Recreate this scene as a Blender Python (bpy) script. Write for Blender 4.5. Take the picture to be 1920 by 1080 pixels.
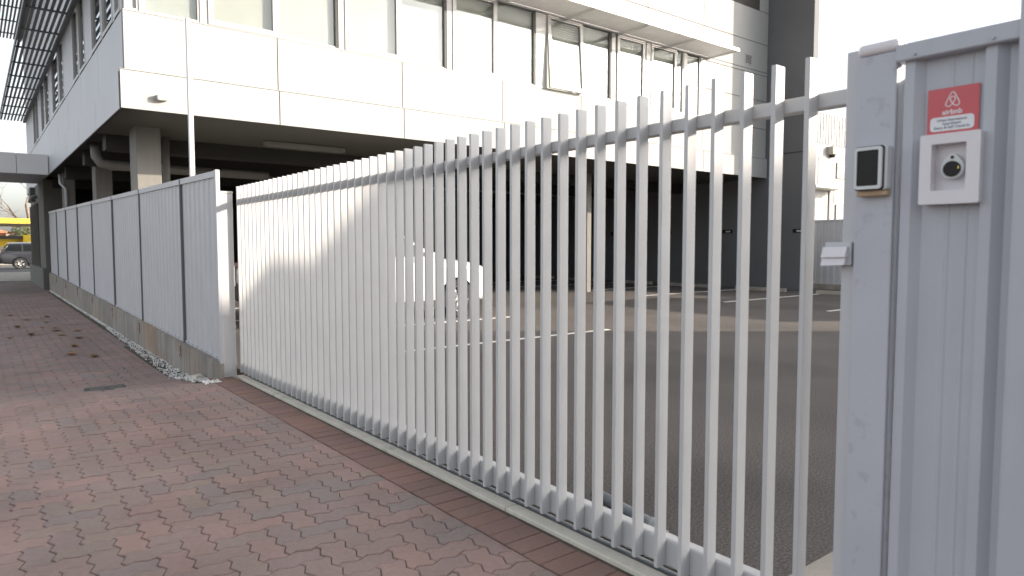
import bpy, bmesh, math, random
from mathutils import Vector, Matrix
R = math.radians
random.seed(7)
for o in list(bpy.data.objects): bpy.data.objects.remove(o)
sc = bpy.context.scene
C = sc.collection

# ------------------------------------------------------------------ camera, sky, sun, exposure
cd = bpy.data.cameras.new('camera'); cam = bpy.data.objects.new('camera', cd); C.objects.link(cam)
YAW, PITCH = R(38.2), R(3.5)
cam.location = (0, 0, 1.3)
cam.rotation_euler = (R(90) - PITCH, 0, -YAW)
cd.sensor_width = 36; cd.lens = 1284/1920*36
cd.clip_start = .05; cd.clip_end = 4000
cd.dof.use_dof = True; cd.dof.focus_distance = 5.2; cd.dof.aperture_fstop = 3.2
sc.camera = cam

SUN = Vector((1.25, -1.0, .49)).normalized()
el = math.asin(SUN.z); az = math.atan2(SUN.x, SUN.y)       # azimuth clockwise from +Y
w = bpy.data.worlds.new('World'); sc.world = w; w.use_nodes = True
wn = w.node_tree; bg = wn.nodes['Background']
sky = wn.nodes.new('ShaderNodeTexSky'); sky.sky_type = 'NISHITA'; sky.sun_disc = False
sky.sun_elevation = el; sky.sun_rotation = az
sky.air_density = 1.0; sky.dust_density = 3.0; sky.ozone_density = 1.0
hs = wn.nodes.new('ShaderNodeHueSaturation'); hs.inputs['Saturation'].default_value = .30       # thin bright haze: pale sky
wn.links.new(sky.outputs[0], hs.inputs['Color']); wn.links.new(hs.outputs[0], bg.inputs[0]); bg.inputs[1].default_value = .15
sl = bpy.data.lights.new('sun', 'SUN'); sl.energy = 3.5; sl.angle = R(.53); sl.color = (1, .87, .72)
so = bpy.data.objects.new('sun', sl); C.objects.link(so)
so.rotation_euler = (-SUN).to_track_quat('-Z', 'Y').to_euler()
so.location = (20, -20, 20)
sc.view_settings.view_transform = 'Standard'; sc.view_settings.look = 'None'
sc.view_settings.gamma = 1; sc.view_settings.use_curve_mapping = False
sc.view_settings.exposure = 1.33

# ------------------------------------------------------------------ materials
def nt(name):
    m = bpy.data.materials.new(name); m.use_nodes = True
    return m, m.node_tree, m.node_tree.nodes['Principled BSDF']
def M(name, base, rough=.5, var=.08, scale=2., fine=0., fscale=150., bump=0., bscale=80., metallic=0., streak=0., spec=.5, base2=None, b2scale=1., b2lo=.5, b2hi=.65, coat=0.):
    m, t, p = nt(name); L = t.links.new
    g = t.nodes.new('ShaderNodeNewGeometry')
    def noise(s, detail=4, sv=None):
        n = t.nodes.new('ShaderNodeTexNoise'); n.inputs['Scale'].default_value = s; n.inputs['Detail'].default_value = detail
        if sv:
            mp = t.nodes.new('ShaderNodeMapping'); mp.inputs['Scale'].default_value = sv
            L(g.outputs['Position'], mp.inputs[0]); L(mp.outputs[0], n.inputs['Vector'])
        else: L(g.outputs['Position'], n.inputs['Vector'])
        return n
    def mulvar(col, n, amt):
        mr = t.nodes.new('ShaderNodeMapRange'); mr.inputs[1].default_value = .3; mr.inputs[2].default_value = .7
        mr.inputs[3].default_value = 1-amt; mr.inputs[4].default_value = 1+amt
        L(n.outputs['Fac'], mr.inputs[0])
        vm = t.nodes.new('ShaderNodeVectorMath'); vm.operation = 'SCALE'
        L(col, vm.inputs[0]); L(mr.outputs[0], vm.inputs['Scale']); return vm.outputs[0]
    rgb = t.nodes.new('ShaderNodeRGB'); rgb.outputs[0].default_value = (*base, 1); col = rgb.outputs[0]
    if base2:
        mx = t.nodes.new('ShaderNodeMix'); mx.data_type = 'RGBA'
        n = noise(b2scale, 6); mr = t.nodes.new('ShaderNodeMapRange')
        mr.inputs[1].default_value = b2lo; mr.inputs[2].default_value = b2hi
        L(n.outputs['Fac'], mr.inputs[0]); L(mr.outputs[0], mx.inputs[0]); L(col, mx.inputs[6]); mx.inputs[7].default_value = (*base2, 1)
        col = mx.outputs[2]
    if var: col = mulvar(col, noise(scale), var)
    if fine: col = mulvar(col, noise(fscale, 2), fine)
    if streak: col = mulvar(col, noise(1., 4, (14, 14, .6)), streak)
    L(col, p.inputs['Base Color'])
    p.inputs['Roughness'].default_value = rough; p.inputs['Metallic'].default_value = metallic
    p.inputs['Specular IOR Level'].default_value = spec; p.inputs['Coat Weight'].default_value = coat
    if bump:
        b = t.nodes.new('ShaderNodeBump'); b.inputs['Strength'].default_value = bump; b.inputs['Distance'].default_value = .004
        L(noise(bscale, 5).outputs['Fac'], b.inputs['Height']); L(b.outputs[0], p.inputs['Normal'])
    return m
def glass_mat(name, tint, refl=1.0):
    m = bpy.data.materials.new(name); m.use_nodes = True; t = m.node_tree; t.nodes.clear(); L = t.links.new
    o = t.nodes.new('ShaderNodeOutputMaterial'); mx = t.nodes.new('ShaderNodeMixShader')
    tr = t.nodes.new('ShaderNodeBsdfTransparent'); tr.inputs[0].default_value = (*tint, 1)
    gl = t.nodes.new('ShaderNodeBsdfGlossy'); gl.inputs['Roughness'].default_value = .02; gl.inputs[0].default_value = (.95, .97, 1, 1)
    lw = t.nodes.new('ShaderNodeLayerWeight'); lw.inputs[0].default_value = .5
    fr = t.nodes.new('ShaderNodeMath'); fr.operation = 'POWER'; fr.inputs[1].default_value = 4.5; L(lw.outputs['Facing'], fr.inputs[0])
    mt = t.nodes.new('ShaderNodeMath'); mt.operation = 'MULTIPLY_ADD'; mt.inputs[1].default_value = .9*refl; mt.inputs[2].default_value = .06; mt.use_clamp = True
    L(fr.outputs[0], mt.inputs[0]); L(mt.outputs[0], mx.inputs[0]); L(tr.outputs[0], mx.inputs[1]); L(gl.outputs[0], mx.inputs[2]); L(mx.outputs[0], o.inputs[0])
    return m
def ramp_mat(name, cols, rough=.85, speck=.18, bump=.35, bscale=160., patch=.1):
    """colour picked per piece (per object and per mesh island)"""
    m, t, p = nt(name); L = t.links.new
    oi = t.nodes.new('ShaderNodeObjectInfo'); g = t.nodes.new('ShaderNodeNewGeometry')
    ad = t.nodes.new('ShaderNodeMath'); ad.operation = 'ADD'; L(oi.outputs['Random'], ad.inputs[0]); L(g.outputs['Random Per Island'], ad.inputs[1])
    frc = t.nodes.new('ShaderNodeMath'); frc.operation = 'FRACT'; L(ad.outputs[0], frc.inputs[0])
    cr = t.nodes.new('ShaderNodeValToRGB'); e = cr.color_ramp
    while len(e.elements) < len(cols): e.elements.new(.5)
    for i, c in enumerate(cols):
        e.elements[i].position = i/(len(cols)-1); e.elements[i].color = (*c, 1)
    L(frc.outputs[0], cr.inputs[0]); col = cr.outputs[0]
    for s, amt, d in ((420., speck, 2), (1.3, patch, 3), (35., .06, 4)):
        n = t.nodes.new('ShaderNodeTexNoise'); n.inputs['Scale'].default_value = s; n.inputs['Detail'].default_value = d; L(g.outputs['Position'], n.inputs['Vector'])
        mr = t.nodes.new('ShaderNodeMapRange'); mr.inputs[1].default_value = .3; mr.inputs[2].default_value = .7; mr.inputs[3].default_value = 1-amt; mr.inputs[4].default_value = 1+amt
        L(n.outputs['Fac'], mr.inputs[0]); vm = t.nodes.new('ShaderNodeVectorMath'); vm.operation = 'SCALE'; L(col, vm.inputs[0]); L(mr.outputs[0], vm.inputs['Scale']); col = vm.outputs[0]
    L(col, p.inputs['Base Color']); p.inputs['Roughness'].default_value = rough
    n = t.nodes.new('ShaderNodeTexNoise'); n.inputs['Scale'].default_value = bscale; n.inputs['Detail'].default_value = 5; L(g.outputs['Position'], n.inputs['Vector'])
    b = t.nodes.new('ShaderNodeBump'); b.inputs['Strength'].default_value = bump; b.inputs['Distance'].default_value = .003
    L(n.outputs['Fac'], b.inputs['Height']); L(b.outputs[0], p.inputs['Normal'])
    return m

m_slat = M('slat_paint', (.525, .525, .53), .42, .03, 6, .02, 300, .03, 300)
m_fence = M('fence_paint', (.52, .525, .55), .5, .03, 3, .0, 200, .0, 250, streak=.02)
m_post = M('post_paint', (.46, .475, .52), .5, .05, 3, .03, 200, .05, 200, base2=(.40, .41, .45), b2scale=24, b2lo=.58, b2hi=.68)
m_panel = M('panel_paint', (.44, .455, .50), .42, .03, 4, .02, 200, .03, 200, streak=.04)
m_white = M('white_cladding', (.40, .397, .388), .85, .02, .7, .01, 60, .02, 60, streak=.02, spec=.15)
m_frame = M('white_frame', (.44, .436, .428), .4, .02)
m_cladshade = M('shade_toned_white_cladding', (.50, .505, .54), .5, .04, .7, .02, 60, .02, 60, streak=.03)  # white cladding with the street side's shade tone put into its colour
m_canopy = M('canopy_white', (.72, .72, .74), .5, .03)
m_dark = M('charcoal_render', (.135, .138, .144), .8, .08, .6, .06, 60, .2, 60)
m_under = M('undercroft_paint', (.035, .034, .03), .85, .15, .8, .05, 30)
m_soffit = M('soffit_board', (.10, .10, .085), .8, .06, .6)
m_column = M('column_paint', (.19, .183, .168), .75, .08, 1.5, .04, 60, .1, 60, streak=.06)
m_brownwall = M('brown_grey_render', (.13, .125, .115), .8, .06, 1.)
m_black = M('black_plastic', (.012, .011, .011), .4, .0, spec=.25)
m_rubber = M('rubber', (.02, .02, .02), .8, .1, 20)
m_asphalt = M('asphalt', (.092, .079, .073), .9, .14, .55, .62, 85, .8, 110, base2=(.066, .057, .053), b2scale=.35, b2lo=.5, b2hi=.62)
m_road = M('road_asphalt', (.10, .10, .105), .9, .1, .5, .2, 150, .4, 150)
m_line = M('line_paint', (.72, .70, .66), .7, .12, 9, .1, 120, base2=(.3, .28, .26), b2scale=14, b2lo=.62, b2hi=.75)
m_conc = M('concrete', (.34, .31, .27), .9, .12, 2.5, .10, 120, .3, 90, base2=(.22, .2, .17), b2scale=2.2, b2lo=.5, b2hi=.7)
m_plinth = M('plinth_concrete', (.27, .25, .225), .9, .18, 2., .10, 90, .3, 60, streak=.26, base2=(.33, .235, .165), b2scale=.55, b2lo=.5, b2hi=.68)
m_kerb = M('kerb_concrete', (.60, .56, .48), .9, .10, 5, .12, 160, .4, 120, base2=(.36, .34, .28), b2scale=5, b2lo=.58, b2hi=.75)
m_bed = M('joint_sand', (.085, .068, .052), .95, .25, 8, .2, 200, .5, 120, base2=(.065, .066, .036), b2scale=5, b2lo=.5, b2hi=.6)
m_farpave = M('far_pavement', (.19, .14, .125), .9, .15, 1.2, .15, 12)
m_ground = M('ground_soil', (.16, .14, .11), .95, .2, .2)
m_steel = M('galvanised_steel', (.35, .37, .39), .45, .1, 20, metallic=.6)
m_tubesteel = M('weathered_tube', (.16, .18, .20), .5, .15, 20)
m_lid = M('worn_cover', (.10, .092, .085), .8, .2, 30, .2, 150)
m_track = M('dark_track', (.05, .052, .055), .7, .2, 12)
m_pave = ramp_mat('paver_colour', [(.235, .178, .163), (.30, .195, .17), (.25, .185, .165), (.265, .198, .165), (.225, .182, .172), (.305, .20, .172), (.255, .185, .168), (.28, .192, .165), (.235, .178, .165)], patch=.16)
m_brick = ramp_mat('border_brick', [(.22, .128, .105), (.19, .118, .10), (.245, .14, .11), (.20, .122, .108), (.225, .138, .108)], speck=.2)
m_gravel = ramp_mat('white_gravel', [(.75, .74, .72), (.85, .85, .84), (.6, .57, .53), (.82, .81, .79), (.88, .88, .87)], .8, .05, .1)
m_glass = glass_mat('window_glass', (.86, .87, .85), 1.0)
m_darkglass = glass_mat('dark_window_glass', (.35, .38, .42), 1.1)
m_blind = M('roller_blind', (.50, .505, .475), .9, .03, 2.)
m_blind2 = M('roller_blind_cool', (.50, .515, .51), .9, .03, 2.)
m_room = M('room_dark', (.05, .05, .055), .9, .1)
m_louvre = M('louvre_aluminium', (.70, .69, .68), .45, .04, 5)
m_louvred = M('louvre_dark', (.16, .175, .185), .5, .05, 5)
m_red = M('sign_red', (.55, .085, .10), .35, .03, 20)
m_signwhite = M('sign_white', (.74, .74, .76), .4, .02)
m_ink = M('sign_ink', (.10, .12, .16), .5, 0)
m_boxwhite = M('white_plastic', (.70, .67, .70), .4, .03, 8, .01)
m_keypadwhite = M('keypad_plastic', (.62, .64, .65), .35, .03)
m_card = M('cardboard_strip', (.45, .33, .22), .9, .15, 40)
m_brass = M('brass', (.6, .42, .12), .3, .1, metallic=1)
m_rust = M('rusty_bracket', (.28, .17, .11), .9, .3, 30, base2=(.42, .40, .38), b2scale=20)
m_carwhite = M('white_car_paint', (.78, .77, .75), .25, .0, coat=1)
m_cargrey = M('grey_car_paint', (.035, .037, .045), .3, .0, coat=1)
m_carblue = M('blue_car_paint', (.01, .035, .12), .3, .0, coat=1)
m_carred = M('red_car_paint', (.20, .01, .012), .3, .0, coat=1)
m_trim = M('black_car_trim', (.02, .02, .021), .6, .1)
m_chrome = M('bright_trim', (.75, .75, .76), .2, 0, metallic=.9)
m_carglass = M('car_glass', (.015, .018, .02), .05, 0, spec=.8)
m_alloy = M('alloy_wheel', (.62, .62, .62), .3, 0, metallic=.7)
m_lamp = M('headlight_lens', (.7, .72, .74), .1, 0)
m_tail = M('tail_light', (.10, .012, .012), .2, 0)
m_leaf = ramp_mat('dead_leaf', [(.20, .11, .05), (.30, .17, .08), (.13, .075, .04)], .9, .1, .1)
m_yellow = M('yellow_paint', (.78, .58, .05), .6, .05, .5)
m_roofdark = M('dark_roof', (.06, .055, .05), .8, .1)
m_brickred = M('orange_brick', (.42, .17, .10), .9, .15, 3)
m_cream = M('cream_wall', (.70, .62, .50), .8, .06, .5)
m_whitewall = M('white_wall', (.50, .495, .48), .8, .04, .5)
m_bark = M('bark', (.17, .13, .105), .9, .2, 6)
m_green = ramp_mat('shrub_leaf', [(.05, .07, .025), (.08, .10, .035), (.11, .10, .04)], .8, .1, .1)
m_shed = M('neighbour_wall', (.34, .32, .30), .9, .08, .5)

# ------------------------------------------------------------------ helpers
def link(name, me, mat, parent=None, loc=None):
    o = bpy.data.objects.new(name, me); C.objects.link(o)
    if mat and not me.materials: me.materials.append(mat)
    if loc is not None: o.location = loc
    if parent is not None:
        o.parent = parent; o.matrix_parent_inverse = inv(parent)
    return o
def world_of(o):
    m = Matrix.LocRotScale(o.location, o.rotation_euler, o.scale)
    if o.parent: m = world_of(o.parent) @ o.matrix_parent_inverse @ m
    return m
def inv(o): return world_of(o).inverted()
def mesh(name, vs, fs, mat, parent=None, smooth=False):
    me = bpy.data.meshes.new(name); me.from_pydata([tuple(v) for v in vs], [], fs); me.update()
    if smooth:
        for p in me.polygons: p.use_smooth = True
    return link(name, me, mat, parent)
_cache = {}
def box(name, x0, x1, y0, y1, z0, z1, mat, parent=None, bev=0., seg=1):
    d = (round(x1-x0, 4), round(y1-y0, 4), round(z1-z0, 4)); k = (d, bev, mat.name)
    if k not in _cache:
        bm = bmesh.new(); bmesh.ops.create_cube(bm, size=1)
        bmesh.ops.scale(bm, vec=d, verts=bm.verts)
        if bev: bmesh.ops.bevel(bm, geom=bm.edges[:], offset=bev, segments=seg, affect='EDGES', profile=.5)
        me = bpy.data.meshes.new(name); bm.to_mesh(me); bm.free(); _cache[k] = me
    return link(name, _cache[k], mat, parent, ((x0+x1)/2, (y0+y1)/2, (z0+z1)/2))
def hexa(name, pts, mat, parent=None):
    """8 points: bottom ring 4, top ring 4"""
    return mesh(name, pts, [(3, 2, 1, 0), (4, 5, 6, 7), (0, 1, 5, 4), (1, 2, 6, 5), (2, 3, 7, 6), (3, 0, 4, 7)], mat, parent)
def slopebox(name, x0, x1, y0, y1, za0, za1, zb0, zb1, mat, parent=None):
    """box along Y: at y0 spans za0..za1, at y1 spans zb0..zb1"""
    return hexa(name, [(x0, y0, za0), (x1, y0, za0), (x1, y1, zb0), (x0, y1, zb0), (x0, y0, za1), (x1, y0, za1), (x1, y1, zb1), (x0, y1, zb1)], mat, parent)
def tube_mesh(bm, pts, radii, n=8, cap=True):
    rings = []
    for i, p in enumerate(pts):
        a = Vector(pts[max(i-1, 0)]); b = Vector(pts[min(i+1, len(pts)-1)]); d = (b-a)
        d = d.normalized() if d.length > 1e-9 else Vector((0, 0, 1))
        u = d.orthogonal().normalized() if i == 0 else (rings_u - d*rings_u.dot(d)).normalized()
        rings_u = u; v = d.cross(u)
        r = radii[i] if isinstance(radii, (list, tuple)) else radii
        rings.append([bm.verts.new(Vector(p) + (u*math.cos(2*math.pi*k/n) + v*math.sin(2*math.pi*k/n))*r) for k in range(n)])
    for a, b in zip(rings, rings[1:]):
        for k in range(n): bm.faces.new((a[k], a[(k+1) % n], b[(k+1) % n], b[k])).smooth = True
    if cap:
        bm.faces.new(rings[0][::-1]); bm.faces.new(rings[-1])
def tube(name, pts, r, mat, parent=None, n=12):
    bm = bmesh.new(); tube_mesh(bm, pts, r, n); me = bpy.data.meshes.new(name); bm.to_mesh(me); bm.free()
    return link(name, me, mat, parent)
def prism(name, poly, axis, a0, a1, mat, parent=None, bev=0.):
    """poly in the two other axes (in xyz order), extruded along axis from a0 to a1"""
    def P(u, v, a): return {'x': (a, u, v), 'y': (u, a, v), 'z': (u, v, a)}[axis]
    n = len(poly); vs = [P(u, v, a0) for u, v in poly] + [P(u, v, a1) for u, v in poly]
    fs = [tuple(range(n))[::-1], tuple(range(n, 2*n))] + [(i, (i+1) % n, n+(i+1) % n, n+i) for i in range(n)]
    bm = bmesh.new(); vv = [bm.verts.new(v) for v in vs]
    for f in fs: bm.faces.new([vv[i] for i in f])
    bmesh.ops.recalc_face_normals(bm, faces=bm.faces)
    if bev: bmesh.ops.bevel(bm, geom=bm.edges[:], offset=bev, segments=2, affect='EDGES', profile=.5)
    me = bpy.data.meshes.new(name); bm.to_mesh(me); bm.free(); return link(name, me, mat, parent)
def tag(o, label, cat, group=None, kind=None):
    o['label'] = label; o['category'] = cat
    if group: o['group'] = group
    if kind: o['kind'] = kind
    return o
def thing(name, label, cat, loc, group=None, rz=0.):
    o = bpy.data.objects.new(name, None); C.objects.link(o); o.location = loc; o.rotation_euler = (0, 0, rz); o.empty_display_size = .2
    return tag(o, label, cat, group)
def struct(o): o['kind'] = 'structure'; return o
def rrect(u0, u1, v0, v1, r, n=5):
    pts = []
    for cu, cv, a in ((u1-r, v1-r, 0), (u0+r, v1-r, 90), (u0+r, v0+r, 180), (u1-r, v0+r, 270)):
        for k in range(n+1): t = R(a+90*k/n); pts.append((cu+r*math.cos(t), cv+r*math.sin(t)))
    return pts
def smooth01(t): t = max(0, min(1, t)); return t*t*(3-2*t)
def zp(x, y):
    """pavement height"""
    return -.13*smooth01((y-6.7)/1.7) + .0055*max(0, y-9) - .012*max(0, 1.75-x)*smooth01((3-x)/3)

# ------------------------------------------------------------------ setting: ground, car park, pavement, road
struct(mesh('ground', [(-900, -900, -.45), (900, -900, -.45), (900, 1500, -.45), (-900, 1500, -.45)], [(0, 1, 2, 3)], m_ground))
lot = struct(box('car_park', 2.17, 40, -8, 36, -.4, 0, m_asphalt))
for (x0, x1, y) in ((3.2, 7.75, 7.42), (3.2, 7.77, 9.87), (3.2, 7.8, 12.32), (3.2, 7.8, 14.8), (13.4, 18.3, 6.8), (13.7, 18.3, 9.42), (13.7, 18.3, 11.95), (13.7, 18.3, 14.45), (13.7, 18.3, 16.95), (13.7, 18.3, 19.45)):
    box('bay_line', x0, x1, y-.045, y+.045, .001, .005, m_line, lot)
struct(box('concrete_pad', 2.28, 5.2, -2.5, 1.385, -.2, .006, m_conc))
struct(box('road', -200, 200, 42, 60, -.44, -.03, m_road))
struct(box('side_road', -12, -4.2, -60, 42, -.44, -.16, m_road))
struct(box('far_footpath', -3.9, 60, 31, 41.7, -.44, .02, m_conc))
struct(box('far_verge', -200, 200, 60.2, 300, -.44, .05, m_conc))
struct(box('kerb', -4.2, -3.95, -60, 31, -.44, -.02, m_conc))

# pavement base (the sand bed the pavers sit in)
def grid_sheet(name, xs, ys, dz, mat):
    vs = [(x, y, zp(x, y)+dz) for y in ys for x in xs]; nx = len(xs)
    fs = [(j*nx+i, j*nx+i+1, (j+1)*nx+i+1, (j+1)*nx+i) for j in range(len(ys)-1) for i in range(nx-1)]
    return mesh(name, vs, fs, mat)
xs = [-3.95, -3, -2, -1, 0, .5, 1, 1.5, 1.75, 2.02]
ys = [-6+.3*i for i in range(124)]
pave = struct(grid_sheet('pavement', xs, ys, -.007, m_bed))
struct(grid_sheet('far_pavement', xs[:-1]+[1.82], [24.05+.5*i for i in range(15)], .002, m_farpave))

W = .1125; AMP = .0125; GAP = .0038
def zig(p0, p1):
    """one lattice edge, from grid point to grid point, with its zigzag (same curve whichever way walked)"""
    flip = p0 > p1
    if flip: p0, p1 = p1, p0
    dx, dy = p1[0]-p0[0], p1[1]-p0[1]
    s = AMP/W
    pts = [(p0[0]+dx*t - dy*a*s, p0[1]+dy*t + dx*a*s) for t, a in ((0, 0), (.25, 1), (.75, -1), (1, 0))]
    return pts[::-1] if flip else pts
def outline(i, j, horiz):
    a, b = (2, 1) if horiz else (1, 2)
    c = []
    for k in range(a): c.append((i+k, j))
    for k in range(b): c.append((i+a, j+k))
    for k in range(a): c.append((i+a-k, j+b))
    for k in range(b): c.append((i, j+b-k))
    out = []
    for q in range(len(c)): out += zig(c[q], c[(q+1) % len(c)])[:-1]
    return [(x*W, y*W) for x, y in out]
def clip_x(poly, xm):
    out = []
    for k in range(len(poly)):
        a, b = poly[k], poly[(k+1) % len(poly)]
        if a[0] <= xm: out.append(a)
        if (a[0] <= xm) != (b[0] <= xm):
            t = (xm-a[0])/(b[0]-a[0]); out.append((xm, a[1]+t*(b[1]-a[1])))
    return out
def inset(poly, d):
    n = len(poly); out = []
    for k in range(n):
        p, q, r = Vector(poly[k-1]), Vector(poly[k]), Vector(poly[(k+1) % n])
        e1 = (q-p); e2 = (r-q)
        if e1.length < 1e-6 or e2.length < 1e-6: out.append(tuple(q)); continue
        n1 = Vector((-e1.y, e1.x)).normalized(); n2 = Vector((-e2.y, e2.x)).normalized()
        b = n1+n2
        if b.length < .3: out.append(tuple(q+n1*d)); continue
        b = b/(b.length_squared/2)*1.0
        out.append(tuple(q + b*d*min(1.0, 1.6/b.length if b.length > 1.6 else 1)))
    return out
def area(poly): return .5*sum(poly[k-1][0]*poly[k][1]-poly[k][0]*poly[k-1][1] for k in range(len(poly)))
def paver_geo(poly, top=.0, drop=.010, edge=.0035):
    lo = inset(poly, GAP/2); hi = inset(poly, GAP/2+edge); n = len(poly)
    vs = [(x, y, top-drop) for x, y in lo] + [(x, y, top-.003) for x, y in lo] + [(x, y, top) for x, y in hi]
    fs = [(k, (k+1) % n, n+(k+1) % n, n+k) for k in range(n)] + [(n+k, n+(k+1) % n, 2*n+(k+1) % n, 2*n+k) for k in range(n)] + [tuple(range(2*n, 3*n))]
    return vs, fs
f_ = Vector((math.sin(YAW)*math.cos(PITCH), math.cos(YAW)*math.cos(PITCH), -math.sin(PITCH))); r_ = Vector((math.cos(YAW), -math.sin(YAW), 0)); u_ = r_.cross(f_)
def seen(p, m=0):
    d = Vector(p)-cam.location; z = d.dot(f_)
    if z < .3: return None
    x = 960+1284*d.dot(r_)/z; y = 540-1284*d.dot(u_)/z
    return z if -m < x < 1920+m and -m < y < 1080+m else None
cells = []
for j in range(int(-1/W), int(24.2/W)):
    for i in range(int(-1.3/W), int(1.9/W)):
        k = (i-j) % 4
        if k in (0, 3):
            pl = outline(i, j, k == 0); cx = (i+(1 if k == 0 else .5))*W; cy = (j+(.5 if k == 0 else 1))*W
            xm = 1.772 if cy < 7.0 else (1.63 if cy < 11 else 1.70)
            if .80 < cx < 1.14 and 7.42 < cy < 7.70: continue          # the drain cover sits here
            full = max(p[0] for p in pl) <= xm
            if not full: pl = clip_x(pl, xm)
            if len(pl) < 4 or abs(area(pl)) < .0015: continue
            cells.append((cx, cy, k == 0, full, pl, i, j))
order = sorted(cells, key=lambda c: (seen((c[0], c[1], 0), 30) or 999))
single = set(id(c) for c in order[:262] if seen((c[0], c[1], 0), 30))
sv, sf = [], []; shared = {}
rp = random.Random(3)
for c in cells:
    cx, cy, hz, full, pl, i, j = c
    h = rp.uniform(-.0022, .0022); z = zp(cx, cy)+h
    tilt = (rp.uniform(-.010, .010), rp.uniform(-.010, .010))
    if id(c) in single:
        if full:
            if hz not in shared:
                o0 = (i*W, j*W); v, f = paver_geo([(x-cx, y-cy) for x, y in pl])
                me = bpy.data.meshes.new('paver'); me.from_pydata(v, [], f); me.materials.append(m_pave); shared[hz] = me
            me = shared[hz]
        else:
            v, f = paver_geo([(x-cx, y-cy) for x, y in pl]); me = bpy.data.meshes.new('paver'); me.from_pydata(v, [], f)
        o = link('paver', me, m_pave, pave, (cx, cy, z)); o.rotation_euler = (tilt[0], tilt[1], rp.uniform(-.006, .006))
    else:
        v, f = paver_geo(pl); b = len(sv)
        sv += [(x, y, zz + zp(x, y)+h + tilt[1]*(cx-x)+tilt[0]*(y-cy)) for x, y, zz in v]; sf += [tuple(b+q for q in g) for g in f]
o = mesh('small_pavers', sv, sf, m_pave, pave); o['kind'] = 'stuff'
# header course of border bricks along the gate
y = .2
while y < 7.0:
    dx = rp.uniform(-.003, .003)
    o = box('border_brick', 1.779, 1.990, -.056, .056, -.012, .0, m_brick, pave, bev=.003)
    o.location = (1.8845+dx, y+.0585, -.0065+rp.uniform(-.002, .0015)); o.rotation_euler = (rp.uniform(-.01, .01), rp.uniform(-.008, .008), rp.uniform(-.006, .006)); y += .1172
# concrete edging strip, in lengths
edging = thing('concrete_edging', 'pale concrete edging strip between the border bricks and the gate track', 'edging', (2.05, 4, 0))
ye = [-.6, 1.02, 2.62, 4.2, 5.75, 7.02]
for a, b in zip(ye, ye[1:]): box('edging_length', 2.018, 2.094, a+.003, b-.003, -.15, .014, m_kerb, edging, bev=.006, seg=2)
tr = thing('gate_track', 'dark steel ground track lying under the sliding gate', 'track', (2.13, 4, 0))
box('channel_bed', 2.096, 2.168, -.6, 7.02, -.15, -.012, m_track, tr)
box('rail_bar', 2.124, 2.142, -.6, 7.02, -.012, .012, m_steel, tr, bev=.003)

# ------------------------------------------------------------------ office building
XB0, XB1 = 1.80, 18.97
YF = 11.70
bld = thing('office_building', 'white panelled office block raised over an open undercroft car park', 'building', (10, 20, 0))
G = .007
def panel(x0, x1, z0, z1, y=YF, mat=m_white): return box('cladding_panel', x0+G, x1-G, y, y+.015, z0+G, z1-G, mat, bld, bev=.003)
for (a0, a1, c0, c1, d0, d1) in ((1.83, 18.965, 11.657, 11.69, 3.345, 3.91), (1.89, 18.965, 11.717, 11.78, 3.93, 4.79), (1.89, 18.965, 11.717, 11.78, 6.48, 12.6), (15.96, 18.965, 11.717, 11.78, 4.79, 6.48),
                                 (1.817, 1.85, 11.72, 33.8, 3.345, 3.91), (1.887, 1.94, 11.79, 33.8, 3.93, 4.80), (1.887, 1.94, 11.79, 33.8, 6.47, 12.6)):
    box('backing_board', a0, a1, c0, c1, d0, d1, m_roofdark, bld)
JX = [1.87, 4.17, 6.55, 8.96, 11.25, 13.55, 15.84, 18.97]
# body behind the cladding
box('floor_slab', 1.95, 18.96, 11.80, 33.8, 3.42, 4.78, m_under, bld)
box('room_back', 2.10, 18.96, 12.2, 33.2, 4.78, 6.6, m_room, bld)
box('upper_body', 1.98, 18.96, 11.80, 33.8, 6.6, 12.6, m_under, bld)
for a, b in zip([1.80]+JX[1:], JX[1:]): panel(a, b, 3.34, 3.915, 11.64)
for a, b in zip(JX, JX[1:]): panel(a, b, 3.925, 4.80)
box('drip_ledge', 1.80, 18.96, 11.64, 11.70, 3.916, 3.924, m_white, bld)
zr = [6.47, 7.28, 8.22]
for a, b in zip(JX, JX[1:]):
    for z0, z1 in zip(zr, zr[1:]): panel(a, b, z0, z1)
for z0, z1 in ((4.80, 5.62), (5.62, 6.37), (6.37, 6.47)): panel(15.95, 18.97, z0, z1)
# second-storey windows above, mostly out of frame
for a, b in ((2.2, 16.6), (17.09, 18.5)):
    f = box('window', a, b, 11.76, 11.80, 8.24, 9.9, m_frame, bld); box('pane', a+.05, b-.05, 11.748, 11.754, 8.29, 9.85, m_carglass, f)
panel(16.6, 17.09, 8.22, 9.9); panel(18.5, 18.97, 8.22, 9.9); panel(1.87, 2.2, 8.22, 9.9)
for a, b in zip(JX, JX[1:]): panel(a, b, 9.9, 10.9); panel(a, b, 10.9, 12.7)
# soffit under the overhang, undercroft beams, back walls
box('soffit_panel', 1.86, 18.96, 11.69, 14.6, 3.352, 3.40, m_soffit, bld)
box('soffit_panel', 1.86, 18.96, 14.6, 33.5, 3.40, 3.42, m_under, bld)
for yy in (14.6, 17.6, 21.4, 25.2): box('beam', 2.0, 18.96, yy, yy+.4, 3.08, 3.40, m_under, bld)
box('back_wall', 2.2, 19.0, 29.5, 29.8, 0, 3.4, m_under, bld)
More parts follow.
